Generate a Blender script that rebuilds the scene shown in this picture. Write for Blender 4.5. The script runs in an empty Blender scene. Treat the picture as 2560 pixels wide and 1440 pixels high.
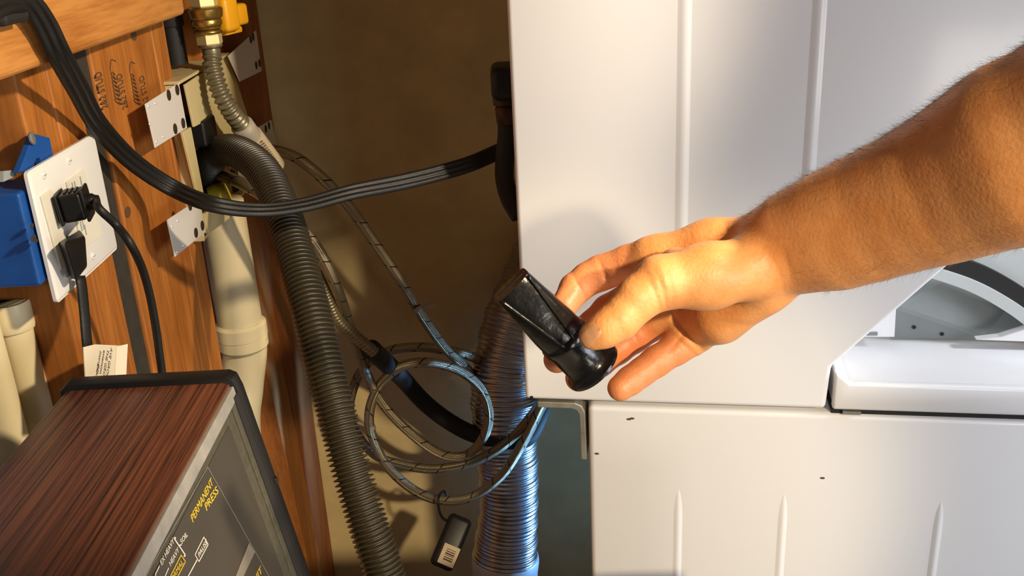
import bpy, bmesh, math, random
import numpy as np
from mathutils import Vector, Matrix
random.seed(4); rng = np.random.default_rng(4)
S = bpy.context.scene; COL = S.collection

# ------------------------------------------------------------------ camera
CF, TH, RO = 2450.0, math.radians(21.5), math.radians(2.9)
CP = np.array([0, 0, 1.55])
_f = np.array([0, math.cos(TH), -math.sin(TH)]); _u0 = np.array([0, math.sin(TH), math.cos(TH)])
_r = np.array([1.0, 0, 0])*math.cos(RO)-_u0*math.sin(RO); _u = np.cross(_r, _f)
cam = bpy.data.cameras.new('camera'); co = bpy.data.objects.new('camera', cam); COL.objects.link(co)
M = Matrix((( _r[0], _u[0], -_f[0], CP[0]), (_r[1], _u[1], -_f[1], CP[1]), (_r[2], _u[2], -_f[2], CP[2]), (0, 0, 0, 1)))
co.matrix_world = M; cam.sensor_width = 36; cam.lens = 36*CF/2560; cam.clip_start = .02
S.camera = co
# ------------------------------------------------------------------ world, lights, exposure
w = bpy.data.worlds.new('world'); S.world = w; w.use_nodes = True
w.node_tree.nodes['Background'].inputs[0].default_value = (.75, .82, 1, 1)
w.node_tree.nodes['Background'].inputs[1].default_value = .03
def lamp(name, kind, loc, power, color, target=None, **k):
    l = bpy.data.lights.new(name, kind); l.energy = power; l.color = color
    for a, b in k.items(): setattr(l, a, b)
    o = bpy.data.objects.new(name, l); COL.objects.link(o); o.location = loc
    if target is not None:
        o.rotation_euler = (Vector(target)-Vector(loc)).to_track_quat('-Z', 'Y').to_euler()
    return o
lamp('work_lamp', 'SPOT', (.75, .34, 1.95), 84, (1, .83, .60), target=(-.43, 1.02, 1.25), spot_size=math.radians(45), spot_blend=.55, shadow_soft_size=.03)
lamp('warm_patch_spot', 'SPOT', (1.02, -1.3, 2.30), 270, (1, .80, .52), target=(-.20, 1.35, .52), spot_size=math.radians(20.5), spot_blend=.55, shadow_soft_size=.05)  # unseen narrow spot, cone shaped to the warm patch on wall and panel
lamp('window_daylight', 'AREA', (2.25, -.55, 1.30), 32, (.84, .89, 1), target=(.3, 1.0, 1.2), shape='RECTANGLE', size=.9, size_y=.9)
lamp('arm_fill_light', 'AREA', (1.1, -1.2, 1.05), 7, (1, .93, .82), target=(.3, .6, 1.35), shape='RECTANGLE', size=.35, size_y=.35)  # unseen fill added behind the camera to brighten the forearm
lamp('deck_fill_spot', 'SPOT', (2.0, .55, 1.85), 125, (.92, .95, 1), target=(.56, 1.0, 1.03), spot_size=math.radians(24), spot_blend=.6, shadow_soft_size=.1)  # unseen spot added to brighten the washer deck
lamp('blue_fill_behind_machines', 'AREA', (1.1, 1.61, .36), 1.1, (.20, .50, 1), target=(0, 1.515, .58), shape='RECTANGLE', size=.08, size_y=.3, spread=math.radians(22))  # no window here: small blue light added in the gap for the duct
S.view_settings.view_transform = 'Standard'; S.view_settings.look = 'None'
S.view_settings.exposure = 0.0; S.view_settings.gamma = 1; S.view_settings.use_curve_mapping = False

# ------------------------------------------------------------------ pixel -> point on a real plane
def ray(px, py): return _f+_r*(px-1280)/CF-_u*(py-720)/CF
def onX(px, py, X): d = ray(px, py); return CP+d*(X-CP[0])/d[0]
def onY(px, py, Y): d = ray(px, py); return CP+d*(Y-CP[1])/d[1]
def atD(px, py, D): return CP+ray(px, py)*D
def onP(px, py, p0, n): d = ray(px, py); return CP+d*(np.dot(np.array(p0)-CP, n)/np.dot(d, n))
def V3(*a): return np.array(a, float)
def nrm(v): v = np.array(v, float); return v/np.linalg.norm(v)

# ------------------------------------------------------------------ materials
def mat(name, col, rough=.5, metal=0, noise=0, nscale=30, bump=0, bscale=200, sss=0, coat=0, spec=.5, col2=None, stretch=(1, 1, 1)):
    m = bpy.data.materials.new(name); m.use_nodes = True; nt = m.node_tree; b = nt.nodes['Principled BSDF']
    b.inputs['Base Color'].default_value = (*col, 1); b.inputs['Roughness'].default_value = rough; b.inputs['Metallic'].default_value = metal
    b.inputs['Specular IOR Level'].default_value = spec
    if coat: b.inputs['Coat Weight'].default_value = coat; b.inputs['Coat Roughness'].default_value = .12
    if sss:
        b.inputs['Subsurface Weight'].default_value = sss; b.inputs['Subsurface Radius'].default_value = (1, .35, .15); b.inputs['Subsurface Scale'].default_value = .004
    tc = nt.nodes.new('ShaderNodeTexCoord'); mp = nt.nodes.new('ShaderNodeMapping'); mp.inputs['Scale'].default_value = stretch
    nt.links.new(tc.outputs['Object'], mp.inputs['Vector'])
    if noise:
        n = nt.nodes.new('ShaderNodeTexNoise'); n.inputs['Scale'].default_value = nscale; n.inputs['Detail'].default_value = 6; n.inputs['Roughness'].default_value = .6
        nt.links.new(mp.outputs['Vector'], n.inputs['Vector'])
        r = nt.nodes.new('ShaderNodeValToRGB'); r.color_ramp.elements[0].position = .35; r.color_ramp.elements[1].position = .68
        c2 = col2 or tuple(c*(1-noise) for c in col)
        r.color_ramp.elements[0].color = (*c2, 1); r.color_ramp.elements[1].color = (*col, 1)
        nt.links.new(n.outputs['Fac'], r.inputs['Fac']); nt.links.new(r.outputs['Color'], b.inputs['Base Color'])
    if bump:
        n2 = nt.nodes.new('ShaderNodeTexNoise'); n2.inputs['Scale'].default_value = bscale; n2.inputs['Detail'].default_value = 4
        nt.links.new(mp.outputs['Vector'], n2.inputs['Vector'])
        bp = nt.nodes.new('ShaderNodeBump'); bp.inputs['Strength'].default_value = bump; bp.inputs['Distance'].default_value = .002
        nt.links.new(n2.outputs['Fac'], bp.inputs['Height']); nt.links.new(bp.outputs['Normal'], b.inputs['Normal'])
    return m
def wood(name, dark, light, axis, fine=220, knots=6, rough=.6, contrast=(.3, .7), ring=.09, st=.07):
    m = bpy.data.materials.new(name); m.use_nodes = True; nt = m.node_tree; b = nt.nodes['Principled BSDF']; b.inputs['Roughness'].default_value = rough
    L = nt.links.new
    tc = nt.nodes.new('ShaderNodeTexCoord'); mp = nt.nodes.new('ShaderNodeMapping'); sc = [1, 1, 1]; sc[axis] = st; mp.inputs['Scale'].default_value = sc
    L(tc.outputs['Object'], mp.inputs['Vector'])
    mp2 = nt.nodes.new('ShaderNodeMapping'); sc = [1, 1, 1]; sc[axis] = .22; mp2.inputs['Scale'].default_value = sc; L(tc.outputs['Object'], mp2.inputs['Vector'])
    n0 = nt.nodes.new('ShaderNodeTexNoise'); n0.inputs['Scale'].default_value = knots; n0.inputs['Detail'].default_value = 2; L(mp2.outputs['Vector'], n0.inputs['Vector'])
    mul = nt.nodes.new('ShaderNodeMath'); mul.operation = 'MULTIPLY'; mul.inputs[1].default_value = 60; L(n0.outputs['Fac'], mul.inputs[0])
    sn = nt.nodes.new('ShaderNodeMath'); sn.operation = 'SINE'; L(mul.outputs[0], sn.inputs[0])
    n1 = nt.nodes.new('ShaderNodeTexNoise'); n1.inputs['Scale'].default_value = fine; n1.inputs['Detail'].default_value = 5; n1.inputs['Roughness'].default_value = .65; L(mp.outputs['Vector'], n1.inputs['Vector'])
    ma = nt.nodes.new('ShaderNodeMath'); ma.operation = 'MULTIPLY_ADD'; ma.inputs[1].default_value = ring; L(sn.outputs[0], ma.inputs[0]); L(n1.outputs['Fac'], ma.inputs[2])
    r = nt.nodes.new('ShaderNodeValToRGB'); r.color_ramp.elements[0].position = contrast[0]; r.color_ramp.elements[1].position = contrast[1]
    r.color_ramp.elements[0].color = (*dark, 1); r.color_ramp.elements[1].color = (*light, 1)
    L(ma.outputs[0], r.inputs['Fac']); L(r.outputs['Color'], b.inputs['Base Color'])
    bp = nt.nodes.new('ShaderNodeBump'); bp.inputs['Strength'].default_value = .15; bp.inputs['Distance'].default_value = .001; L(n1.outputs['Fac'], bp.inputs['Height']); L(bp.outputs['Normal'], b.inputs['Normal'])
    return m
def braid(name, col, pu=10, pv=400):
    m = bpy.data.materials.new(name); m.use_nodes = True; nt = m.node_tree; b = nt.nodes['Principled BSDF']; L = nt.links.new
    b.inputs['Metallic'].default_value = .9; b.inputs['Roughness'].default_value = .36
    uv = nt.nodes.new('ShaderNodeTexCoord'); sp = nt.nodes.new('ShaderNodeSeparateXYZ'); L(uv.outputs['UV'], sp.inputs[0])
    def lin(a, c):
        x = nt.nodes.new('ShaderNodeMath'); x.operation = 'MULTIPLY'; x.inputs[1].default_value = a; L(sp.outputs[0], x.inputs[0])
        y = nt.nodes.new('ShaderNodeMath'); y.operation = 'MULTIPLY_ADD'; y.inputs[1].default_value = c; L(sp.outputs[1], y.inputs[0]); L(x.outputs[0], y.inputs[2])
        s = nt.nodes.new('ShaderNodeMath'); s.operation = 'SINE'; L(y.outputs[0], s.inputs[0]); return s
    s1, s2 = lin(2*math.pi*pu, 2*math.pi*pv), lin(-2*math.pi*pu, 2*math.pi*pv)
    mx = nt.nodes.new('ShaderNodeMath'); mx.operation = 'MULTIPLY'; L(s1.outputs[0], mx.inputs[0]); L(s2.outputs[0], mx.inputs[1])
    bp = nt.nodes.new('ShaderNodeBump'); bp.inputs['Strength'].default_value = .5; bp.inputs['Distance'].default_value = .001; L(mx.outputs[0], bp.inputs['Height']); L(bp.outputs['Normal'], b.inputs['Normal'])
    # dark tracer thread woven round the braid
    tr = lin(2*math.pi, 2*math.pi*22)
    gt = nt.nodes.new('ShaderNodeMath'); gt.operation = 'GREATER_THAN'; gt.inputs[1].default_value = .985; L(tr.outputs[0], gt.inputs[0])
    mixc = nt.nodes.new('ShaderNodeMix'); mixc.data_type = 'RGBA'; mixc.inputs['A'].default_value = (*col, 1); mixc.inputs['B'].default_value = (.03, .025, .02, 1)
    L(gt.outputs[0], mixc.inputs['Factor']); L(mixc.outputs['Result'], b.inputs['Base Color'])
    return m
def skin():
    m = mat('skin', (.84, .385, .135), rough=.46, noise=.16, nscale=55, bump=.18, bscale=420, sss=.12, col2=(.74, .30, .09)); nt = m.node_tree; b = nt.nodes['Principled BSDF']; src = b.inputs['Base Color'].links[0].from_socket
    at = nt.nodes.new('ShaderNodeAttribute'); at.attribute_name = 'flush'; mx = nt.nodes.new('ShaderNodeMix'); mx.data_type = 'RGBA'
    ml = nt.nodes.new('ShaderNodeMath'); ml.operation = 'MULTIPLY'; ml.inputs[1].default_value = .75; nt.links.new(at.outputs['Fac'], ml.inputs[0]); nt.links.new(ml.outputs[0], mx.inputs['Factor'])
    nt.links.new(src, mx.inputs['A']); mx.inputs['B'].default_value = (.72, .245, .10, 1); nt.links.new(mx.outputs['Result'], b.inputs['Base Color'])
    return m
ENAMEL = mat('white_enamel', (.80, .80, .81), .32, coat=.2)
ENAMEL2 = mat('white_enamel_deck', (.83, .83, .84), .28, coat=.3)
GREYP = mat('grey_panel', (.34, .37, .36), .5, noise=.08)
GREYD = mat('dark_grey_panel', (.23, .25, .245), .55, noise=.08)
GREYL = mat('light_grey_rim', (.56, .59, .58), .45)
BLK = mat('black_plastic', (.009, .008, .007), .42, spec=.35)
BLKM = mat('black_matte', (.010, .009, .008), .7)
BLKR = mat('wet_black_rubber', (.005, .005, .005), .24, coat=.25, spec=.35, bump=.5, bscale=70)
CORD = mat('black_cord', (.011, .010, .0085), .5, spec=.35, bump=.15, bscale=500)
HOSE = mat('corrugated_hose', (.032, .025, .013), .38)
GALV = mat('galvanised_steel', (.52, .50, .42), .45, .7, noise=.35, nscale=40)
FOIL = mat('aluminium_foil', (.46, .47, .50), .30, 1.0, bump=.25, bscale=60)
TAPE = mat('foil_tape', (.70, .74, .78), .5, .3)
GASC = mat('coated_connector', (.20, .17, .10), .38, .45)
BRASS = mat('brass', (.62, .40, .10), .3, .9, noise=.3, nscale=60)
BRASSF = mat('brass_flat', (.75, .62, .28), .45, .4)
YEL = mat('yellow_plastic', (.85, .40, .01), .4)
YEL2 = mat('yellow_washer', (.62, .50, .03), .5)
CREAM = mat('cream_plastic', (.64, .52, .25), .5, noise=.06)
PVC = mat('cream_pvc', (.82, .70, .42), .38, noise=.05)
PLATE = mat('white_plate', (.82, .80, .76), .35)
RECEP = mat('receptacle_plastic', (.78, .74, .62), .4)
BLUE = mat('blue_box', (.006, .085, .36), .5, noise=.25, nscale=25)
PAPER = mat('paper_tag', (.80, .70, .52), .7)
LABELM = mat('paper_label', (.62, .52, .33), .7)
STICK = mat('barcode_sticker', (.62, .50, .36), .7)
INK = mat('ink', (.10, .05, .02), .8)
INKB = mat('black_ink', (.03, .025, .02), .8)
STEELP = mat('painted_steel_ear', (.70, .65, .58), .4)
NAIL = mat('nail_head', (.07, .045, .02), .5, .5)
DIMP = mat('bright_rivet', (.85, .82, .75), .3, .5)
PINE = wood('pine_stud', (.29, .088, .010), (.47, .165, .025), 2)
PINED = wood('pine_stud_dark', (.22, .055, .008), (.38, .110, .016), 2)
RAILW = wood('pine_rail', (.36, .120, .016), (.56, .235, .052), 1, knots=5, ring=.15)
WALNUT = wood('walnut_laminate', (.032, .0095, .0055), (.185, .060, .027), 1, fine=420, knots=4, rough=.42, contrast=(.36, .64), ring=.01, st=.014)
SILVER = mat('worn_silver_trim', (.50, .46, .40), .5, .5, noise=.25, nscale=50)
PANEL = mat('console_glass', (.060, .050, .036), .30, noise=.15, nscale=12)
PANEL2 = mat('console_bezel', (.075, .066, .042), .6, noise=.3, nscale=160)
BAND = mat('print_grey', (.20, .17, .13), .5)
YPR = mat('print_yellow', (.72, .47, .03), .6)
WPR = mat('print_white', (.70, .64, .54), .6)
CONC = mat('painted_concrete', (.74, .58, .29), .85, noise=.22, nscale=7, bump=.4, bscale=60)
BACKL = mat('wall_backing', (.30, .27, .30), .85, noise=.3, nscale=5)
PLAIN = mat('room_paint', (.28, .25, .22), .9, noise=.05)
FLOORM = mat('concrete_floor', (.20, .19, .18), .8, noise=.3, nscale=8)
STEEL = braid('braided_steel', (.40, .335, .215))
CLIP = mat('clear_cable_tie', (.26, .23, .18), .35)
SKIN = skin()
NAILM = mat('fingernail', (.66, .34, .17), .34, sss=.1)
HAIRM = mat('arm_hair', (.14, .075, .04), .5)
REDB = mat('dull_bronze', (.055, .026, .012), .4, .5)

# ------------------------------------------------------------------ mesh helpers (all in world coordinates; roots only translate)
WL = {}
def link(name, me, m, parent=None, loc=(0, 0, 0)):
    o = bpy.data.objects.new(name, me); COL.objects.link(o)
    if m: me.materials.append(m)
    if parent: o.parent = parent
    else: o.location = loc
    WL[o.name] = WL[parent.name] if parent else V3(*loc)
    return o
def tag(o, label=None, cat=None, group=None, kind=None):
    if label: o['label'] = label
    if cat: o['category'] = cat
    if group: o['group'] = group
    if kind: o['kind'] = kind
    return o
def thing(name, label, cat, loc, group=None):
    o = bpy.data.objects.new(name, None); COL.objects.link(o); o.location = loc; o.empty_display_size = .02
    WL[o.name] = V3(*loc); return tag(o, label, cat, group)
def part(name, geo, m, parent=None, loc=(0, 0, 0), smooth=False, uv=None):
    V, Fc = geo; base = WL[parent.name] if parent else V3(*loc)
    me = bpy.data.meshes.new(name); me.from_pydata((np.asarray(V, float)-base).tolist(), [], Fc)
    if uv is not None:
        l = me.uv_layers.new(name='UVMap'); l.data.foreach_set('uv', np.asarray(uv, 'f')[np.fromiter((v for f in Fc for v in f), int)].ravel())
    bm = bmesh.new(); bm.from_mesh(me); bmesh.ops.recalc_face_normals(bm, faces=bm.faces); bm.to_mesh(me); bm.free()
    if smooth:
        me.shade_smooth()
        if smooth != True: me.set_sharp_from_angle(angle=math.radians(smooth))
    return link(name, me, m, parent, loc)
def join(*gs):
    V, Fc, n = [], [], 0
    for v, f in gs:
        V.append(np.asarray(v, float)); Fc += [tuple(i+n for i in q) for q in f]; n += len(v)
    return np.concatenate(V), Fc
def bmgeo(bm): return np.array([v.co[:] for v in bm.verts]), [tuple(v.index for v in f.verts) for f in bm.faces]
def box(lo, hi, bev=0, seg=3, fr=None):
    bm = bmesh.new(); bmesh.ops.create_cube(bm, size=1)
    lo, hi = np.array(lo, float), np.array(hi, float)
    for v in bm.verts: v.co = Vector(((np.array(v.co[:])+.5)*(hi-lo)+lo).tolist())
    if bev: bmesh.ops.bevel(bm, geom=list(bm.edges), offset=bev, segments=seg, profile=.5, affect='EDGES')
    bm.verts.index_update(); V, Fc = bmgeo(bm); bm.free()
    return (fr(V) if fr else V), Fc
def frame(o, a, b, c):
    B = np.array([a, b, c], float); o = np.array(o, float)
    return lambda V: np.asarray(V, float)@B+o
def prism(poly, ext, bev=0, seg=2):
    """closed polygon of 3-D points swept by the vector ext"""
    bm = bmesh.new(); n = len(poly); ext = np.array(ext, float)
    a = [bm.verts.new(tuple(p)) for p in poly]; b = [bm.verts.new(tuple(np.array(p)+ext)) for p in poly]
    bm.faces.new(a); bm.faces.new(b[::-1])
    for i in range(n): bm.faces.new((a[i], b[i], b[(i+1) % n], a[(i+1) % n]))
    bmesh.ops.recalc_face_normals(bm, faces=bm.faces)
    if bev: bmesh.ops.bevel(bm, geom=list(bm.edges), offset=bev, segments=seg, profile=.5, affect='EDGES')
    bm.verts.index_update(); g = bmgeo(bm); bm.free(); return g
def perp(d):
    d = nrm(d); h = V3(0, 0, 1) if abs(d[2]) < .9 else V3(1, 0, 0)
    a = nrm(np.cross(d, h)); return a, np.cross(d, a)
def lathe(o, ax, prof, n=24, sx=1, ref=None):
    o = np.array(o, float); ax = nrm(ax)
    if ref is None: a, b = perp(ax)
    else: a = nrm(np.array(ref)-ax*np.dot(ref, ax)); b = np.cross(ax, a)
    t = np.arange(n)*2*math.pi/n; V = []
    for h, r in prof: V += [o+ax*h+a*r*math.cos(x)*sx+b*r*math.sin(x) for x in t]
    Fc = []
    for i in range(len(prof)-1):
        for k in range(n): Fc.append((i*n+k, i*n+(k+1) % n, (i+1)*n+(k+1) % n, (i+1)*n+k))
    Fc.append(tuple(range(n))[::-1]); Fc.append(tuple((len(prof)-1)*n+k for k in range(n)))
    return np.array(V), Fc
def spline(P, step):
    P = np.array(P, float); Q = np.vstack([2*P[0]-P[1], P, 2*P[-1]-P[-2]]); out = []
    for i in range(1, len(Q)-2):
        p0, p1, p2, p3 = Q[i-1:i+3]; t = np.linspace(0, 1, 40, endpoint=False)[:, None]
        out.append(.5*((2*p1)+(p2-p0)*t+(2*p0-5*p1+4*p2-p3)*t*t+(3*p1-p0-3*p2+p3)*t**3))
    out = np.vstack(out+[P[-1:]]); s = np.r_[0, np.cumsum(np.linalg.norm(np.diff(out, axis=0)[:, :3], axis=1))]
    n = max(2, int(s[-1]/step)+1); x = np.linspace(0, s[-1], n)
    return np.stack([np.interp(x, s, out[:, k]) for k in range(out.shape[1])], 1), x
def sweep(C, rad, prof=16, up=None, closed_ends=True):
    """tube along the points C; rad per point or scalar; prof = number of sides or list of (a,b) section points; up = hint for axis b"""
    C = np.asarray(C, float); n = len(C); T = np.gradient(C, axis=0); T /= np.linalg.norm(T, axis=1)[:, None]
    pf = [(math.cos(2*math.pi*k/prof), math.sin(2*math.pi*k/prof)) for k in range(prof)] if isinstance(prof, int) else prof
    m = len(pf); rad = np.broadcast_to(rad, (n,)); A = np.zeros((n, 3)); B = np.zeros((n, 3))
    if up is None:
        a, b = perp(T[0])
        for i in range(n):
            a = nrm(a-T[i]*np.dot(a, T[i])); A[i] = a; B[i] = np.cross(T[i], a)
    else:
        for i in range(n):
            b = nrm(up[i]-T[i]*np.dot(up[i], T[i])); B[i] = b; A[i] = np.cross(b, T[i])
    pf = np.array(pf); V = (C[:, None, :]+rad[:, None, None]*(A[:, None, :]*pf[None, :, 0:1]+B[:, None, :]*pf[None, :, 1:2])).reshape(-1, 3)
    Fc = [(i*m+k, i*m+(k+1) % m, (i+1)*m+(k+1) % m, (i+1)*m+k) for i in range(n-1) for k in range(m)]
    if closed_ends: Fc += [tuple(range(m))[::-1], tuple((n-1)*m+k for k in range(m))]
    s = np.r_[0, np.cumsum(np.linalg.norm(np.diff(C, axis=0), axis=1))]
    uv = np.stack([np.tile(np.abs(np.linspace(0, 1, m, endpoint=False)), n), np.repeat(s, m)], 1)
    return V, Fc, uv
def tube(name, pts, r, m, parent=None, step=.004, n=14, smooth=True, radf=None):
    C, x = spline(pts, step); rr = r if radf is None else radf(x)
    V, Fc, uv = sweep(C, rr, n); return part(name, (V, Fc), m, parent, smooth=smooth, uv=uv)
def D3(L): return [atD(*p) for p in L]
def letters(name, s, p, xd, yd, size, m, parent, sx=1.0, thick=.0003, shear=0, align='LEFT'):
    cu = bpy.data.curves.new(name, 'FONT'); cu.body = s; cu.size = size; cu.extrude = thick; cu.shear = shear; cu.align_x = align; cu.resolution_u = 3
    o = bpy.data.objects.new('tmp', cu); COL.objects.link(o); dg = bpy.context.evaluated_depsgraph_get()
    me = bpy.data.meshes.new_from_object(o.evaluated_get(dg)); bpy.data.objects.remove(o)
    V = np.array([v.co[:] for v in me.vertices]); xd, yd = nrm(xd), nrm(yd); z = np.cross(xd, yd)
    W_ = np.array(p, float)+V[:, :1]*sx*xd+V[:, 1:2]*yd+V[:, 2:3]*z
    Fc = [tuple(f.vertices) for f in me.polygons]; return part(name, (W_, Fc), m, parent)
def bar(p, q, wd, th, nn):
    """thin printed line from p to q lying on a surface with normal nn"""
    p, q = np.array(p, float), np.array(q, float); d = nrm(q-p); s = np.cross(nn, d)*wd/2; t = np.array(nn)*th
    return prism([p-s, q-s, q+s, p+s], t)

# ================================================================== THE ROOM
def struct(name, geo, m, kind='structure'): return tag(part(name, geo, m), kind=kind)
YB = 1.745
struct('floor', box((-.6, -1.9, -.05), (2.7, 1.85, 0)), FLOORM)
struct('ceiling', box((-.6, -1.9, 2.45), (2.7, 1.85, 2.5)), PLAIN)
struct('wall_back', box((-.6, YB, 0), (2.7, YB+.1, 2.45)), CONC)
struct('wall_left', box((-.6, -1.9, 0), (-.505, YB, 2.45)), BACKL)
struct('wall_right', box((2.6, -1.9, 0), (2.7, YB, 2.45)), PLAIN)
struct('wall_front', box((-.505, -1.9, 0), (2.6, -1.8, 2.45)), PLAIN)
XS = -.41
def Y_(px, py, X=XS): return onX(px, py, X)[1]
def Z_(px, py, X=XS): return onX(px, py, X)[2]

# framing timbers
def stud(label, y0, y1, z0=0.0, z1=2.45, m=PINE, x0=-.503, x1=XS, bev=.003):
    return tag(part('wall_stud', box((x0, y0, z0), (x1, y1, z1), bev), m, loc=(x0, y0, z0)), label, 'stud')
YR0, YR1 = -1.75, 1.27
stud('broad orange stud directly behind the white outlet plate, nearest upright', .842, .902)
stud('narrow orange stud ply between outlet plate and the dark gap', .904, .963)
tag(part('gap_shade_strip', box((-.50, .9635, 0), (-.4145, 1.0075, 2.45)), mat('gap_shade', (.040, .031, .019), .9, noise=.3, nscale=60), loc=(-.5, .9635, 0)), 'dark strip standing in for the shade in the gap between the outlet stud and the stamped stud', 'strip')  # near-black filler almost flush with the studs; its colour paints the gap's shade
s2 = stud('orange upright stamped with repeated STUD lettering, right of the dark gap', 1.008, 1.195)
stud('slim pale stud strip between the stamped stud and the laundry outlet box', 1.197, 1.246)
def lean(px, py): return onX(px, py, XS)
zt, zb = 2.45, 0.0
def slant(label, ya, yb, m):  # ya, yb: functions of z
    poly = [(XS, ya(zb), zb), (XS, yb(zb), zb), (XS, yb(1.5), 1.5), (XS, yb(1.5), zt), (XS, ya(1.5), zt), (XS, ya(1.5), 1.5)]
    return tag(part('wall_stud', prism([np.array(p)+V3(-.09, 0, 0) for p in poly], (.09, 0, 0), .002), m, loc=(-.5, ya(0), 0)), label, 'stud')
slant('light brown corner stud ply between white drain pipe and reddish corner stud', lambda z: 1.425+(1.1-z)*.16, lambda z: 1.53+(1.1-z)*.13, PINE)
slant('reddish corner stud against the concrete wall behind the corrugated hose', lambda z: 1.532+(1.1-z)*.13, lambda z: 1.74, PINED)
# stamped lettering on the stud, running up the timber
for k, px in enumerate((268, 318, 372)):
    yy = onX(px, 262, XS)[1]; zz = onX(px, 270, XS)[2]
    p = V3(XS+.0004, yy, zz); letters('stamped_lettering', '2&2 STUD', p, (0, 0, 1), (0, -1, 0), .024, INK, s2, sx=.36)
    yy += .034
    if k < 2:  # cursive mill mark and its arrow tick
        t = np.linspace(0, 1, 70); C = np.stack([np.full(70, XS+.0006), yy-.004+.009*np.sin(t*47)*(1-.5*t), zz-.002+.034*t+.0035*np.cos(t*47+1)], 1)
        part('mill_mark', sweep(C, .00045, 5)[:2], INK, s2)
        C = np.array([[XS+.0006, yy-.010, zz+.034], [XS+.0006, yy-.002, zz+.044], [XS+.0006, yy+.010, zz+.041]])
        part('arrow_tick', sweep(spline(C, .002)[0], .0005, 5)[:2], INK, s2)
# small knots
for (px, py) in ((335, 88), (320, 530)):
    p = onX(px, py, XS+.0005); part('knot', lathe(p, (1, 0, 0), [(0, .006), (.0004, .005)], 12, sx=1.4), INK, s2)

# horizontal rail
rail = tag(part('timber_rail', box((XS+.001, YR0, 1.443), (-.372, 1.215, 1.534), .006), RAILW, loc=(XS, YR0, 1.443)), 'pale horizontal timber rail nailed across the stud faces, top left', 'timber')

# ================================================================== pipes in the stud bays
def pipe(name, label, pts, r, m, extra=(), group=None):
    t = thing(name, label, 'pipe', tuple(pts[-1]), group); tube('pipe_run', pts, r, m, t, step=.01, n=24)
    for nm, a, b, rr in extra:
        d = np.array(b)-np.array(a); L_ = np.linalg.norm(d); part(nm, lathe(a, d, [(0, rr*.96), (.003, rr), (L_-.003, rr), (L_, rr*.96)], 28), m, t, smooth=40)
    return t
a0 = atD(52, 900, .86); a0 = V3(-.462, onX(56, 900, -.462)[1], 1.2)
pipe('drain_pipe', 'cream plastic pipe in the bay below the blue box, nearer the stud', [(a0[0], a0[1], 1.232), (a0[0], a0[1], 1.1), (a0[0], a0[1], .3), (a0[0], a0[1], .02)], .0165, PVC,
     [('coupling', (a0[0], a0[1], 1.205), (a0[0], a0[1], 1.232), .0165*1.18)])
b0 = onX(8, 1040, -.472)
pipe('drain_pipe', 'cream plastic pipe at the left picture edge above the washer console', [(b0[0], b0[1], 1.6), (b0[0], b0[1], 1.1), (b0[0], b0[1], .3), (b0[0], b0[1], .02)], .0165, PVC)
# waste pipe under the laundry box
pc = onX(566, 600, -.414); xb, yb_ = -.414, pc[1]
t = pipe('waste_pipe', 'thick cream waste pipe with coupling running down below the laundry outlet box',
         [(xb, yb_, 1.168), (xb, yb_, 1.08), (xb, yb_+.002, .96), (xb-.0, yb_+.006, .93), (xb-.012, yb_-.004, .87), (xb-.02, yb_-.03, .80), (xb-.02, yb_-.05, .60), (xb-.02, yb_-.05, .05)], .033, PVC)
part('coupling', lathe((xb, yb_+.002, .935), (0, 0, 1), [(0, .034), (.004, .0375), (.018, .0375), (.0185, .0365), (.020, .0365), (.0205, .0385), (.040, .0385), (.044, .035)], 32), PVC, t, smooth=40)
# dark iron pipe up in the gap behind the valve
ip = (0, 1.315)
t = thing('iron_pipe', 'short black iron pipe with collar behind the brass gas valve', 'pipe', (-.424, ip[1], 1.372))
part('pipe_run', lathe((-.424, ip[1], 1.372), (0, 0, 1), [(0, .0135), (.4, .0135)], 20), BLKM, t, smooth=40)
part('collar', lathe((-.424, ip[1], 1.420), (0, 0, 1), [(0, .0150), (.003, .0165), (.05, .0165), (.053, .015)], 20), BLKM, t, smooth=40)

# ================================================================== wall outlet
XP = -.396
y0, y1, z0, z1 = .799, .947, 1.242, 1.360
t = thing('wall_outlet', 'white double wall plate on a blue box holding two black plugs', 'outlet', (XS, .8, 1.24))
pl = part('cover_plate', box((XP-.006, y0, z0), (XP, y1, z1), .0045, 3), PLATE, t, smooth=30)
part('junction_box', box((-.495, .790, 1.262), (-.4035, .8405, 1.345), .003), BLUE, t)
ear = [onX(30, 432, -.409), onX(68, 335, -.409), onX(108, 345, -.409), onX(118, 395, -.409), onX(88, 412, -.409), onX(84, 396, -.409), onX(74, 398, -.409), onX(62, 432, -.409)]
e = part('mounting_ear', prism(ear, (.006, 0, 0), .0008), BLUE, t)
p = onX(78, 346, -.402); part('nail', lathe(p, (1, .1, .1), [(0, .0055), (.0015, .0055), (.002, .0045)], 14), GALV, e, smooth=40)
part('grey_strap', prism([onX(0, 428, -.415), onX(32, 425, -.415), onX(32, 440, -.415), onX(0, 455, -.415)], (.003, 0, 0)), GREYP, t)
def pp(px, py, dx=0): return onX(px, py, XP+dx)
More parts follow.
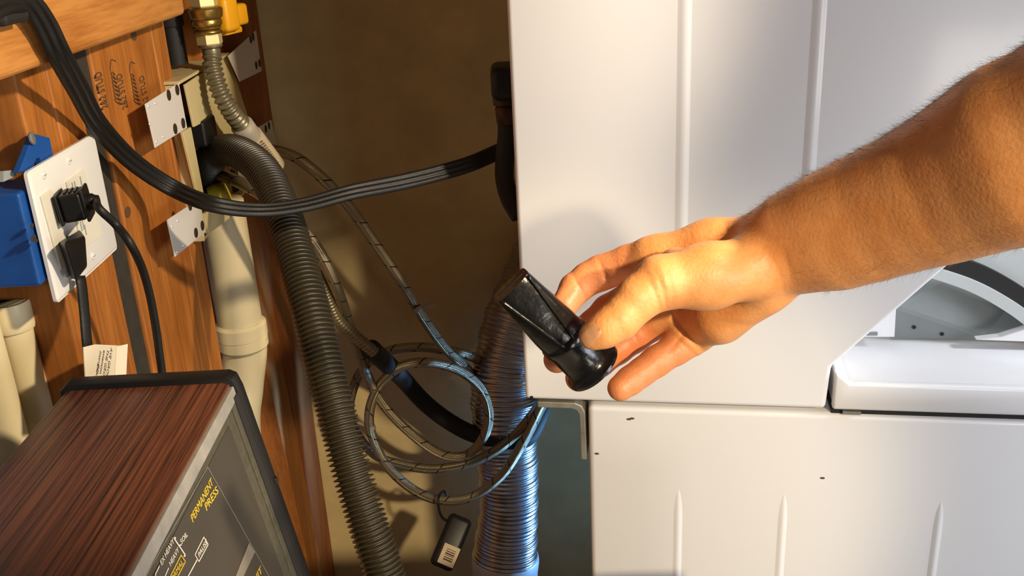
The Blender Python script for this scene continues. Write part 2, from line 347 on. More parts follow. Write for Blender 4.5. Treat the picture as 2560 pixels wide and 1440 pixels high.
# two receptacle strips set side by side, plus plate screws
def receptacle(c0, c1, c2, c3, nm):
    g = prism([pp(*c0), pp(*c1), pp(*c2), pp(*c3)], (.0022, 0, 0), .0007); return part(nm, g, RECEP, t)
receptacle((98, 492), (124, 473), (178, 655), (148, 676), 'receptacle')
receptacle((162, 455), (206, 424), (252, 588), (204, 622), 'receptacle')
for c in ((109, 438), (172, 402), (165, 690), (232, 640)):
    s = part('plate_screw', lathe(pp(*c), (1, 0, 0), [(0, .0036), (.0008, .0036), (.0014, .0025)], 16), PLATE, t, smooth=40)
    part('slot', box(pp(*c)+V3(.0010, -.0028, -.0004), pp(*c)+V3(.0016, .0028, .0004)), GREYP, s)
for c in ((176, 470), (182, 467), (196, 455), (196, 565), (201, 561), (207, 575)):
    part('outlet_slot', box(pp(*c)+V3(.0015, -.0009, -.005), pp(*c)+V3(.0027, .0009, .005)), GREYP, t)
for c, r_ in (((80, 565), .0022), ((84, 595), .003), ((90, 603), .002)):
    part('scuff', lathe(pp(*c, .0001), (1, 0, 0), [(0, r_), (.0002, r_*.6)], 7, sx=1.8), INKB, pl)

# upper plug and its round cord going down behind the console
t = thing('power_plug', 'black grounded plug in the upper socket with cord trailing to the right', 'plug', tuple(pp(165, 515)))
a = pp(150, 518, .002); d = nrm((.97, .22, .08)); up_ = V3(0, 0, 1); sd = nrm(np.cross(d, up_)); up_ = np.cross(sd, d)
fr = frame(a, d*.72, sd, up_)
part('plug_body', join(box((0, -.0165, -.0135), (.004, .0165, .0135), .0012, 2, fr), box((.004, -.014, -.0125), (.030, .014, .0125), .003, 2, fr), box((.030, -.0145, -.0145), (.034, .0145, .0145), .0015, 2, fr)), BLK, t)
for k in range(3): part('grip_ridge', box((.010+.006*k, -.008, .0122), (.013+.006*k, .008, .0138), .0005, 1, fr), BLK, t)
part('strain_relief', lathe(fr(np.array([[.034, 0, 0]]))[0], d, [(0, .0075), (.004, .0072), (.006, .0055), (.009, .0045)], 16), BLK, t, smooth=40)
e0 = fr(np.array([[.042, 0, 0]]))[0]
tube('cord', [e0]+[onX(*q) for q in ((248, 522, -.352), (290, 562, -.345), (326, 610, -.332), (355, 670, -.334), (375, 740, -.336), (388, 810, -.338), (398, 880, -.340), (408, 960, -.342), (414, 1080, -.345))], .0038, CORD, t, step=.005)
# lower plug, moulded L shape, flat cord with warning tag
t = thing('power_plug', 'black angled plug in the lower socket with flat cord and paper warning tag', 'plug', tuple(pp(185, 640)))
P8 = [pp(146, 606, .002), pp(200, 570, .002), pp(212, 660, .002), pp(178, 700, .002)]
bm = bmesh.new(); A_ = [bm.verts.new(tuple(q)) for q in P8]
top = [pp(160, 604, .022), pp(214, 590, .020), pp(219, 668, .016), pp(190, 704, .016)]; B_ = [bm.verts.new(tuple(q)) for q in top]
bm.faces.new(A_); bm.faces.new(B_[::-1])
for i in range(4): bm.faces.new((A_[i], B_[i], B_[(i+1) % 4], A_[(i+1) % 4]))
bmesh.ops.recalc_face_normals(bm, faces=bm.faces); bmesh.ops.bevel(bm, geom=list(bm.edges), offset=.003, segments=3, profile=.5, affect='EDGES')
bm.verts.index_update(); g = bmgeo(bm); bm.free(); part('plug_body', g, BLK, t, smooth=30)
C, x = spline([pp(200, 690, .010), pp(205, 720, .011), pp(211, 780, .011), pp(216, 840, .012), pp(222, 900, .012), pp(230, 1000, .012)], .006)
sec = [(math.cos(k*math.pi/8), .42*math.sin(k*math.pi/8)) for k in range(16)]
part('cord', sweep(C, .0060, sec, up=np.tile(V3(1, -.35, 0), (len(C), 1)))[:2], CORD, t, smooth=True)
XT = -.374
def tg(px, py, dx=0): return onX(px, py, XT+dx)
tgp = part('warning_tag', prism([tg(207, 868), tg(236, 861), tg(297, 864), tg(291, 935), tg(282, 975), tg(214, 980)], (.0008, 0, 0)), PAPER, t)
part('folded_flap', prism([tg(291, 866, .001), tg(318, 860, .006), tg(312, 975, .006), tg(284, 975, .001)], (.0006, 0, 0)), PAPER, t)
dn = nrm(tg(265, 960)-tg(280, 868)); rt = np.cross(V3(1, 0, 0), dn)
for k, (s_, px, py, h) in enumerate((('AVE GROUNDING', 277, 868, .0062), ('THE GROUND PRONG', 268, 872, .0062), ('extension cord listed', 259, 874, .0060), ('instructions to ask', 250, 876, .0058), ('DO NOT REMOVE', 244, 908, .0062))):
    letters('tag_print', s_, tg(px, py, .0009), dn, rt, h, INKB, tgp, sx=1.0, thick=.0001)

# ================================================================== laundry outlet box in the studs
XO = -.395
def ox(px, py, dx=0): return onX(px, py, XO+dx)
t = thing('laundry_outlet_box', 'cream laundry outlet box with four nailing ears, black hose entering it', 'outlet box', (XO, 1.2, 1.15))
yo0, yo1, zo0, zo1 = 1.213, 1.455, 1.160, 1.366
xb0 = -.495
part('back_panel', box((xb0, yo0, zo0), (xb0+.003, yo1, zo1)), CREAM, t)
part('top_panel', box((xb0, yo0-.006, zo1-.004), (XO+.004, yo1, zo1), .001), CREAM, t)
part('bottom_panel', box((xb0, yo0, zo0), (XO, yo1, zo0+.004), .001), CREAM, t)
part('side_panel', box((xb0, yo0-.004, zo0), (XO+.001, yo0, zo1-.005), .001), CREAM, t)
part('side_panel', box((xb0, yo1-.004, zo0), (XO, yo1, zo1-.005), .001), CREAM, t)
# front cover: upper part closed, opening below for hoses
fp = [ox(457, 212), ox(566, 138), ox(628, 330), ox(590, 350), ox(530, 345), ox(514, 300), ox(480, 318)]
part('front_cover', prism(fp, (.003, 0, 0), .0006), CREAM, t)
part('front_flange', prism([ox(449, 330), ox(470, 318), ox(505, 500), ox(518, 512), ox(495, 520)], (.004, 0, 0), .0008), CREAM, t)
part('bottom_flange', prism([ox(498, 536), ox(560, 502), ox(600, 520), ox(512, 585)], (.006, 0, 0), .001), CREAM, t)
k_ = ox(506, 325, -.004); part('valve_knob', box(k_+V3(-.03, -.027, -.018), k_+V3(.012, .027, .016), .004, 2), BLK, t)
part('yellow_washer', join(lathe(ox(530, 497, -.02), (1, .2, .3), [(0, .017), (.012, .019), (.024, .015)], 14), box(ox(548, 490, -.02)-.008, ox(548, 490, -.02)+.012, .003, 2)), YEL2, t, smooth=35)
part('dark_trap', lathe(ox(516, 450, -.06), (1, 0, 0), [(0, .03), (.045, .03), (.05, .024)], 20), BLKM, t, smooth=40)
def ear_plate(c, nails, dots):
    g = prism([ox(*q, .012) for q in c], (.0016, 0, 0), .0005); e = part('mounting_ear', g, STEELP, t)
    for q in nails: part('nail', lathe(ox(*q, .0135), (1, 0, 0), [(0, .0062), (.001, .0062), (.0016, .004)], 14), NAIL, e, smooth=40)
    for q in dots: part('rivet', lathe(ox(*q, .0135), (1, 0, 0), [(0, .0022), (.0009, .0014)], 10), DIMP, e, smooth=40)
ear_plate([(360, 260), (444, 207), (465, 320), (385, 370)], [(421, 238), (442, 225), (437, 322), (457, 308)], [(371, 265), (388, 258), (391, 354), (408, 342), (374, 310)])
ear_plate([(415, 550), (496, 497), (512, 580), (435, 642)], [(474, 514), (505, 564), (489, 582)], [(430, 566), (444, 552), (443, 630), (458, 614)])
ear_plate([(568, 140), (638, 76), (652, 178), (598, 204)], [(632, 92), (626, 98), (640, 163), (648, 158)], [])
ear_plate([(622, 330), (676, 300), (690, 366), (650, 372)], [(664, 322), (672, 314)], [])

# ================================================================== gas valve and connector
t = thing('gas_valve', 'brass gas valve with bright yellow lever above the grey corrugated connector', 'valve', tuple(onX(528, 118, -.372)))
XG = -.372
g0, g1 = onX(500, -40, XG), onX(527, 118, XG); dg = V3(0, 0, -1)
def at_(py): # point on the vertical axis of the valve at an image height
    lo = onX(515, py, XG); return V3(XG, g1[1], lo[2])
def seg(pa, pb, r0, r1=None, n=24): a, b = at_(pa), at_(pb); L_ = a[2]-b[2]; r1 = r1 or r0; return lathe(a, dg, [(0, r0*.93), (.002, r0), (L_-.002, r1), (L_, r1*.93)], n)
part('inlet_nut', seg(-60, 16, .0175, n=6), BRASSF, t)
part('valve_body', join(seg(17, 46, .0225, .0215), seg(47, 66, .0195), seg(67, 76, .0185, .0165), seg(77, 86, .0185)), BRASS, t, smooth=40)
part('outlet_nut', seg(87, 117, .0165, n=6), BRASSF, t)
h0 = at_(44)+V3(.002, .022, .0); hd = nrm((.35, .94, 0)); hs = nrm(np.cross(hd, V3(0, 0, 1)))
fr = frame(h0, hd, hs, V3(0, 0, 1))
part('lever_handle', join(box((0, -.022, -.022), (.030, .022, .022), .006, 3, fr), box((.026, -.014, -.018), (.062, .014, .010), .005, 3, fr), box((.008, -.010, -.027), (.046, .012, -.018), .003, 2, fr)), YEL, t, smooth=30)
def gasrad(p, r, amp, pitch): return lambda x: r+amp*(.5-.5*np.cos(2*np.pi*x/pitch))
t = thing('gas_connector', 'grey coated corrugated gas connector with paper label, hanging from the brass valve', 'gas hose', tuple(at_(120)))
part('flare_nut', join(seg(117, 124, .0155), seg(125, 150, .0115)), GASC, t, smooth=40)
gx = lambda px, py, X: onX(px, py, X)
gp = [at_(146), gx(531, 165, -.372), gx(541, 205, -.368), gx(557, 245, -.362), gx(582, 285, -.355), gx(606, 314, -.350)]
tube('corrugated_tube', gp, 0, GASC, t, step=.0011, n=18, radf=gasrad(0, .0092, .0036, .0078))
LBP = [gx(604, 312, -.350), gx(630, 347, -.343), gx(652, 374, -.338), gx(684, 416, -.330)]
tube('sleeve', LBP[:3], .0155, mat('grey_sleeve', (.42, .37, .28), .5), t, step=.01, n=20)
C, x = spline([gx(626, 340, -.344), LBP[2], LBP[3]], .01)
lb = part('wrapped_label', sweep(C, .0165, 16)[:2], LABELM, t, smooth=40)
part('label_fold', prism([gx(655, 348, -.330), gx(678, 368, -.326), gx(676, 380, -.326), gx(660, 378, -.330)], (.001, -.002, 0)), LABELM, t)
dl = nrm(C[-1]-C[0]); fx = nrm(np.cross(dl, CP-C[1])); nn = np.cross(fx, dl)
for k in range(11):
    o_ = C[0]+dl*(.006+.0052*k)+nn*.0155+fx*.0005
    letters('label_print', rng.choice(['WARNING: DO', 'NOT REUSE A', 'CONNECTOR OR', 'INSTALL KIT', 'GAS USE ONLY']), o_-fx*.0105, fx, -dl, .0042, INK, lb, sx=.85, thick=.0003)
gp = [LBP[3]]+D3([(705, 460, 1.380), (735, 540, 1.380), (765, 630, 1.392), (796, 690, 1.400), (818, 740, 1.428), (845, 800, 1.461), (885, 838, 1.485), (935, 880, 1.510)])
tube('corrugated_tube', gp, 0, GASC, t, step=.0012, n=14, radf=gasrad(0, .0072, .0026, .0062))
gp = D3([(928, 873, 1.52), (1000, 940, 1.70), (1060, 1005, 1.77), (1120, 1052, 1.79), (1180, 1084, 1.78), (1240, 1098, 1.765), (1290, 1102, 1.76), (1322, 1092, 1.77), (1345, 1050, 1.79), (1365, 1000, 1.84)])
tube('black_sleeve', gp, .0155, BLKM, t, step=.006, n=14)

# ================================================================== drain hose
t = thing('drain_hose', 'large black corrugated drain hose arching out of the laundry outlet box', 'hose', tuple(atD(990, 1530, 1.03)))
hp = D3([(540, 480, 1.41), (522, 440, 1.39), (524, 405, 1.36), (545, 380, 1.33), (588, 378, 1.29), (635, 405, 1.25), (675, 455, 1.21), (708, 535, 1.17), (735, 620, 1.14), (768, 740, 1.11), (802, 880, 1.09), (838, 1020, 1.075), (874, 1160, 1.065), (917, 1300, 1.06), (958, 1425, 1.06), (985, 1520, 1.06), (1010, 1640, 1.06)])
pitch = .0056
def hrad(x): return .0190+.0030*np.clip(1.3*np.cos(2*np.pi*x/pitch), -1, 1)
tube('hose_run', hp, 0, HOSE, t, step=pitch/8, n=22, radf=hrad)

# ================================================================== braided supply hoses
t = thing('supply_hose', 'braided steel supply hose coiled in a ring near the bottom of the wall', 'hose', tuple(atD(1100, 1253, 1.36)))
hA = D3([(505, 432, 1.421), (560, 440, 1.364), (640, 478, 1.321), (715, 535, 1.316), (785, 610, 1.339), (838, 712, 1.400), (880, 830, 1.519), (918, 940, 1.632), (965, 1020, 1.668), (1035, 1090, 1.697), (1105, 1136, 1.712), (1165, 1138, 1.713), (1208, 1095, 1.697), (1222, 1035, 1.685), (1200, 970, 1.672), (1145, 925, 1.644), (1065, 906, 1.623), (995, 920, 1.630), (945, 970, 1.652), (923, 1035, 1.660), (932, 1095, 1.667), (968, 1165, 1.686), (1030, 1222, 1.700), (1100, 1250, 1.705), (1180, 1242, 1.710), (1250, 1192, 1.714), (1300, 1120, 1.710), (1345, 1035, 1.720), (1385, 950, 1.750)])
tube('braided_run', hA, .0084, STEEL, t, step=.004, n=14)
p = hA[0]; part('ferrule', lathe(p-.3*(hA[1]-p), hA[1]-p, [(0, .0085), (.022, .0085)], 16), GALV, t, smooth=40)
t2 = thing('supply_hose', 'braided steel supply hose bowing out right of the paper label and down the wall', 'hose', tuple(atD(1090, 1178, 1.42)))
hB = D3([(640, 372, 1.500), (690, 377, 1.460), (742, 395, 1.440), (800, 440, 1.437), (868, 510, 1.474), (932, 600, 1.515), (1000, 700, 1.560), (1058, 795, 1.631), (1112, 870, 1.689), (1160, 915, 1.728), (1200, 955, 1.880), (1225, 960, 1.880), (1225, 925, 1.880), (1180, 892, 1.733), (1110, 875, 1.712), (1040, 868, 1.703), (965, 880, 1.700), (905, 925, 1.724), (875, 1005, 1.739), (885, 1070, 1.739), (935, 1135, 1.740), (1005, 1162, 1.734), (1090, 1172, 1.731), (1180, 1155, 1.728), (1265, 1108, 1.725), (1335, 1030, 1.733), (1385, 940, 1.880)])
tube('braided_run', hB, .0084, STEEL, t2, step=.004, n=14)
def clip(p, d, up, lab, par):
    a, b = perp(d); part('cable_tie', join(lathe(np.array(p)-nrm(d)*.004, d, [(0, .0085), (.001, .0092), (.007, .0092), (.008, .0085)], 18), box((0, -.003, -.002), (.030, .003, .002), .0008, 1, frame(p, nrm(up), nrm(d), np.cross(nrm(up), nrm(d))))), CLIP, par, smooth=40)
clip(atD(1043, 775, 1.600), ray(1112, 870)-ray(1000, 700), ray(1085, 762)-ray(1043, 780), '', t2)
clip(atD(926, 1070, 1.665), ray(932, 1095)-ray(923, 1035), ray(893, 1055)-ray(926, 1070), '', t)

# black leak-sensor pendant hooked on the coil
t = thing('pendant_sensor', 'small black plastic sensor with barcode sticker hanging from the coiled hose by a wire', 'sensor', tuple(atD(1110, 1420, 1.30)))
tube('wire_hook', D3([(1118, 1240, 1.730), (1108, 1228, 1.700), (1096, 1245, 1.675), (1098, 1275, 1.675), (1108, 1296, 1.680), (1126, 1304, 1.685)]), .0024, BLK, t, step=.003, n=8)
c0, ax = atD(1128, 1355, 1.670), nrm(atD(1098, 1420, 1.660)-atD(1150, 1295, 1.685)); sx_ = nrm(np.cross(ax, CP-c0)); nz = np.cross(sx_, ax)
if nz@(CP-c0) < 0: nz = -nz
fr = frame(c0, ax, sx_, nz)
part('sensor_body', box((-.046, -.021, -.016), (.046, .021, .011), .009, 4, fr), BLK, t, smooth=30)
st = part('barcode_sticker', box((.005, -.0195, .0108), (.039, .009, .0114), 0, 1, fr), STICK, t)
for k in range(6): part('barcode_line', box((.012+k*.0034, -.014, .0113), (.0130+k*.0034+.0006*(k % 3), .002, .0116), 0, 1, fr), INKB, st)

# ================================================================== foil duct behind the dryer
t = thing('foil_duct', 'flexible aluminium foil duct hanging down behind the white dryer', 'duct', tuple(atD(1275, 1560, 1.42)))
dp = D3([(1400, 560, 1.80), (1345, 680, 1.80), (1292, 800, 1.79), (1262, 920, 1.79), (1260, 1040, 1.80), (1268, 1150, 1.82), (1272, 1260, 1.84), (1266, 1340, 1.86), (1262, 1392, 1.87)])
C, x = spline(dp, .0012)
rr = .057+.0026*np.abs(np.sin(np.pi*x/.0082))+.001*np.sin(x*41)+.0014*np.sin(x*163+1)
V, Fc, uv = sweep(C, rr*np.interp(x, [0, x[-1]*.55, x[-1]*.8, x[-1]], [1, 1, .92, 1.02]), 30)
part('duct_run', (V, Fc), FOIL, t, smooth=True)
C2, x2 = spline(D3([(1264, 1388, 1.872), (1263, 1430, 1.88), (1262, 1560, 1.90)]), .004)
part('foil_tape_band', sweep(C2, 0.0635+.001*np.sin(x2*120), 28)[:2], TAPE, t, smooth=True)

# ================================================================== flat three-wire cord
t = thing('appliance_cord', 'thick flat black ribbed cord sagging from the timber rail across to the dryer', 'cord', tuple(atD(50, -10, .86)))
cp = [(530, 510, 1.04), (650, 525, 1.07), (760, 512, 1.09), (880, 480, 1.11), (1000, 456, 1.14), (1100, 432, 1.16), (1180, 408, 1.18), (1262, 372, 1.21)]
cx = [(-40, 26, -.356), (20, 0, -.356), (70, 8, -.356), (110, 60, -.356), (147, 135, -.358), (195, 222, -.372), (246, 312, -.386), (330, 402, -.384), (430, 469, -.362)]
P = np.array([list(onX(*p)) for p in cx]+[list(atD(*p)) for p in cp])
# the ribbon turns along its run: face towards the room at the left, edge-on by the hose
tw = np.array([20, 20, 15, 10, 5, 0, -5, 8, 18, 30, 42, 40, 30, 20, 15, 10, 0.])
C, x = spline(np.c_[P, tw], .004); tw_ = np.radians(C[:, 3]); C = C[:, :3]; T = np.gradient(C, axis=0); T /= np.linalg.norm(T, axis=1)[:, None]
view = np.array([nrm(CP-c) for c in C]); B0 = np.array([nrm(v-q*np.dot(v, q)) for v, q in zip(view, T)]); A0 = np.cross(B0, T)
UP = B0*np.cos(tw_)[:, None]+A0*np.sin(tw_)[:, None]
sec = []
for k in range(48):
    a_ = 2*math.pi*k/48; xx = 1.55*math.cos(a_); lobes = .50+.11*math.cos(2*math.pi*xx/1.05)+.025*math.cos(2*math.pi*xx/.26)
    yy = math.copysign(min(lobes, .6*math.sqrt(max(0, 1-(xx/1.56)**2))*1.3), math.sin(a_)); sec.append((xx, yy))
part('cord_run', sweep(C, .0063, sec, up=UP)[:2], CORD, t, smooth=50)
c_ = onX(12, 24, -.366); part('cord_clamp', box(c_+V3(-.010, -.028, -.010), c_+V3(.012, .014, .012), .004, 2), BLKM, t)

# ================================================================== stacked laundry pair (panel faces the camera, yawed ten degrees)
DA = V3(.009, 1.05, .991); al = math.radians(10); DU = V3(math.cos(al), -math.sin(al), 0); DN = V3(math.sin(al), math.cos(al), 0); DZ = V3(0, 0, 1)
dfr = frame(DA, DU, DN, DZ)
def pan(px, py, v=0):
    q = onP(px, py, DA+DN*v, DN)-DA; return q@DU, q@DZ
def poly(pts, v): return [DA+DU*a+DN*v+DZ*b for a, b in pts]
ddr = thing('clothes_dryer', 'tall white dryer cabinet with pressed vertical ribs, stacked above the washer', 'dryer', tuple(DA))
p2, p3 = pan(2078, 918), pan(2370, 665); sl_ = (p3[1]-p2[1])/(p3[0]-p2[0])
prof = [(0, 0), (.349, 0), (.352, p2[1]), (.66, p2[1]+sl_*(.66-.352)), (.66, .87), (0, .87)]
bm = bmesh.new(); g = prism(poly(prof, 0), DN*.46)
part('cabinet', prism(poly(prof, 0), DN*.46, .0055, 4), ENAMEL, ddr, smooth=35)
def rib(u_, za, zb_, par, wd=.0078, h=.0014, v=0):
    n, m_ = 40, 9; V = []; Fc = []
    for i in range(n+1):
        z = za+(zb_-za)*i/n; e = min(1, (z-za)/.03 if za < zb_ else 1, (zb_-z)/.03); e = max(e, 0)**.6
        for k in range(m_):
            s = -1+2*k/(m_-1); V.append(dfr(np.array([[u_+s*wd*(.35+.65*e), v+.0006-(h*e)*(math.cos(s*math.pi/2)**1.5)-.0005, z]]))[0])
    for i in range(n):
        for k in range(m_-1): Fc.append((i*m_+k, i*m_+k+1, (i+1)*m_+k+1, (i+1)*m_+k))
    return part('pressed_rib', (V, Fc), ENAMEL, par, smooth=True)
rib(.182, .12, .84, ddr); rib(.313, .15, .84, ddr)
# fittings on the back of the dryer
k0 = onY(1262, 200, 1.13)
part('vent_elbow', box(k0+V3(-.016, -.03, -.020), k0+V3(.05, .03, .018), .009, 4), BLK, ddr, smooth=30)
k1 = onY(1262, 268, 1.13); part('strain_relief', lathe(k1+V3(0, 0, .018), (.05, 0, -1), [(0, .0125), (.003, .014), (.014, .014), (.016, .011), (.018, .0125), (.036, .012), (.040, .009)], 18), REDB, ddr, smooth=40)
tube('drop_cord', [k1+V3(.002, 0, -.018), onY(1268, 340, 1.13), onY(1262, 400, 1.13), onY(1262, 450, 1.13), onY(1276, 500, 1.13), onY(1300, 540, 1.13)], .0115, CORD, ddr, step=.006)
# chips and tiny scratches
part('paint_chip', lathe(dfr(np.array([[.008, -.0001, .0035]]))[0], -DN, [(0, .0022), (.0003, .0012)], 8), BLK, ddr)

wsh = thing('washing_machine', 'white washer cabinet with open top deck, standing under the dryer', 'washer', tuple(dfr(np.array([[.075, 0, -.991]]))[0]))
part('cabinet', box((.0755, 0, -.985), (.80, .46, -.006), .007, 4, dfr), ENAMEL, wsh, smooth=35)
for u_ in (.184, .309, .487): rib(u_, -.80, -.115, wsh, .006, .0011)
# deck: front lip with chamfered top and end
dl = [(.3545, .0), (.3545, .036), (.3545, .050)]
part('deck', join(prism(poly([(.356, 0), (.66, 0), (.66, .034), (.374, .034), (.356, .049)], -.001), DN*.012, .0035, 3),
                  prism([DA+DU*a+DN*b+DZ*c for a, b, c in ((.357, .008, .0325), (.357, .008, .050), (.374, .008, .0335))], DN*.10, .001),
                  box((.358, .010, 0), (.66, .30, .0325), .002, 2, dfr)), ENAMEL2, wsh, smooth=35)
part('deck_seal', box((.356, .004, -.0065), (.66, .20, -.0008), 0, 1, dfr), BLKM, wsh)
part('hinge_tab', box((.368, -.0012, -.005), (.388, .02, -.0015), 0, 1, dfr), GALV, wsh)
VV = .125
def pv(px, py, v=VV): a, b = pan(px, py, v); return dfr(np.array([[a, v, b]]))[0]
part('inner_side', prism([pv(2226, 845), pv(2236, 772), pv(2465, 848)], DN*.004), GREYD, wsh)
lowq = [pv(2236, 772), pv(2465, 848), pv(2760, 930, VV+.08), pv(2760, 560, VV+.08), pv(2330, 640, VV+.08)]
bmq = [pv(2236, 772, VV), pv(2470, 850, VV), pv(2760, 848, VV), pv(2760, 520, VV+.12), pv(2300, 560, VV+.12)]
part('inner_panel', prism(bmq, DN*.004+DZ*.002), GREYP, wsh)
for c in ((2285, 818), (2355, 835)): part('screw_hole', lathe(pv(*c, VV-.0006), -DN, [(0, .0024), (.0005, .0024)], 12), BLK, wsh)
part('hinge_post', prism([pv(2160, 842, .10), pv(2236, 842, .10), pv(2242, 740, .10), pv(2200, 740, .10)], DN*.02), ENAMEL2, wsh)
part('latch_slot', prism([pv(2160, 839, .098), pv(2194, 839, .098), pv(2194, 831, .098), pv(2172, 831, .098)], DN*.004), GREYD, wsh)
# tub ring: dark gasket arc with pale rim
def arc(pts, wd, m, nm, v, th=.02):
    C, x = spline(np.array(pts, float), 6); T = np.gradient(C, axis=0); Nn = np.stack([-T[:, 1], T[:, 0]], 1); Nn /= np.linalg.norm(Nn, axis=1)[:, None]
    w_ = np.interp(x, [0, x[-1]], wd)[:, None]/2; up_, dn_ = C-Nn*w_, C+Nn*w_; V = []; Fc = []
    for a, b in zip(up_, dn_): V += [pv(*a, v), pv(*b, v), pv(*b, v)+DN*th, pv(*a, v)+DN*th]
    for i in range(len(C)-1):
        for k in range(4): Fc.append((4*i+k, 4*i+(k+1) % 4, 4*i+4+(k+1) % 4, 4*i+4+k))
    Fc += [(3, 2, 1, 0), tuple(4*(len(C)-1)+k for k in range(4))]
    return part(nm, (V, Fc), m, wsh, smooth=30)
arc([(2290, 640), (2370, 660), (2450, 690), (2520, 730), (2580, 775), (2660, 850)], (40, 70), BLKM, 'tub_gasket', VV-.012)
arc([(2290, 672), (2350, 688), (2430, 716), (2500, 752), (2570, 800), (2640, 870)], (26, 34), GREYL, 'tub_rim', VV-.018)
arc([(2440, 620), (2520, 650), (2620, 720), (2700, 800)], (70, 110), GREYL, 'tub_cover', VV-.004)
part('deck_curb', prism([pv(2440, 850, .10), pv(2500, 843, .10), pv(2560, 824, .10), pv(2640, 790, .10), pv(2700, 750, .10), pv(2700, 860, .10)], DN*.012, .001), ENAMEL2, wsh)
# galvanised support bracket under the dryer's overhang
br = [(.014, -.0045), (.060, -.0045), (.0675, -.008), (.0715, -.016), (.0725, -.083), (.0655, -.083), (.0645, -.020), (.061, -.0145), (.055, -.0125), (.014, -.0125)]
part('support_bracket', prism(poly(br, .004), DN*.05, .0012), GALV, wsh)
for (px, py) in ((2056, 1195), (1572, 1048), (1580, 1046), (1492, 1134)):
    a, b = pan(px, py); part('scratch', lathe(dfr(np.array([[a, -.0002, b]]))[0], -DN, [(0, .0016), (.0002, .0006)], 6, sx=2), INK, wsh)

# ================================================================== old washer with the woodgrain console
t = thing('old_washer', 'old washer with woodgrain console top and black control panel, bottom left', 'washer', (-.3, .3, 0))
ZC, YE = 1.19, .748
xl, xr = -.374, -.2375
Y0c = -.05
sdir = nrm((.165, 0, -1.0)); pn = nrm((1.0, 0, .165)); F0 = V3(-.2375, YE, ZC-.006)   # front slope and its normal
def fpnt(s, yy, out=0): return V3(F0[0], yy, F0[2])+sdir*s+pn*out
part('woodgrain_top', prism([V3(xl, Y0c, ZC-.004), V3(xl, Y0c, ZC-.001), V3(xl+.002, Y0c, ZC), V3(xr-.006, Y0c, ZC), V3(xr-.001, Y0c, ZC-.002), V3(xr, Y0c, ZC-.006)], (0, YE-.016-Y0c, 0)), WALNUT, t, smooth=30)
part('console_shell', prism([V3(xl, Y0c, ZC-.005), V3(xr, Y0c, ZC-.005), V3(xr, Y0c, ZC-.006)+sdir*.22-pn*.006, V3(xl, Y0c, .97)], (0, YE-.014-Y0c, 0)), BLKM, t)
# silver strip along the top front edge
part('silver_strip', prism([fpnt(-.003, Y0c, -.003), fpnt(-.003, Y0c, .0032), fpnt(.0085, Y0c, .0032), fpnt(.0085, Y0c, -.003)], (0, YE-.017-Y0c, 0), .0008), SILVER, t)
part('control_bezel', prism([fpnt(.0085, Y0c, -.005), fpnt(.0085, Y0c, .0012), fpnt(.22, Y0c, .0012), fpnt(.22, Y0c, -.005)], (0, YE-.030-Y0c, 0)), PANEL2, t)
part('bezel_ridge', prism([fpnt(.0085, YE-.034, 0), fpnt(.0085, YE-.034, .0030), fpnt(.22, YE-.034, .0030), fpnt(.22, YE-.034, 0)], (0, .009, 0), .0006), PANEL2, t)
gl = part('control_panel', prism([fpnt(.016, Y0c, 0), fpnt(.016, Y0c, .0018), fpnt(.215, Y0c, .0018), fpnt(.215, Y0c, 0)], (0, YE-.050-Y0c, 0)), PANEL, t)
# black end cap: frame over the far end of the console
CG = .0055
capp = [V3(xl-CG, 0, .96), V3(xl-CG, 0, ZC+CG-.006), V3(xl-CG+.006, 0, ZC+CG), V3(xr+CG-.009, 0, ZC+CG), V3(xr+CG-.003, 0, ZC+CG-.003), fpnt(.004, 0, CG), fpnt(.225, 0, CG)]
part('end_cap', prism([q+V3(0, YE-.016, 0) for q in capp], (0, .016, 0), .0015, 2), BLK, t, smooth=35)
part('end_cap_flange', prism([fpnt(.004, YE-.026, 0), fpnt(.004, YE-.026, .0045), fpnt(.225, YE-.026, .0045), fpnt(.225, YE-.026, 0)], (0, .012, 0), .0006), BLKM, t)
part('cap_catch', box(fpnt(.098, YE-.006, .003)-.003, fpnt(.098, YE-.006, .0045)+.003, .0012, 2), BLK, t)
part('washer_body', box((-.33, .06, .02), (.30, .735, .945), .008, 3), mat('old_white_enamel', (.55, .52, .46), .4), t)
# printed legends on the panel
PN0 = fpnt(.05, .5, .0021)
def fo(px, py): return onP(px, py, PN0, pn)
tx, ty = V3(0, 1, 0), -sdir
def legend(s, pa, pb, hpx, m, nm='printed_legend'):
    """text from image point pa to pb along the panel"""
    a, b = fo(*pa), fo(*pb); d = b-a; L_ = np.linalg.norm(d); h = hpx
    cu = bpy.data.curves.new('m', 'FONT'); cu.body = s; cu.size = h; o = bpy.data.objects.new('m', cu); COL.objects.link(o); bpy.context.view_layer.update(); wdt = o.dimensions.x; bpy.data.objects.remove(o)
    xd = nrm(d); yd = nrm(ty-xd*np.dot(ty, xd)); letters(nm, s, a, xd, yd, h, m, gl, sx=L_/wdt, thick=.0001)
def cap(base, top): return np.linalg.norm(fo(*base)-fo(*top))/.75
hb, hs_ = cap((482, 1308), (475, 1289)), cap((404, 1415), (398, 1405))
legend('PERMANENT', (482, 1308), (532.5, 1211), hb, YPR); legend('PRESS', (516, 1279), (545.5, 1232), hb, YPR)
legend('EX HEAVY', (404, 1415), (435, 1356), hs_, WPR); legend('HEAVY', (426, 1417.5), (447.5, 1378.5), hs_, WPR)
legend('NORMAL', (424, 1469), (457.7, 1409), hs_, YPR); legend('SOIL', (453.5, 1362), (469, 1339.6), hs_, WPR)
legend('PAUSE', (498, 1395), (518.4, 1358.5), hs_, WPR); legend('KNIT', (630, 1478), (655, 1431), hb, YPR)
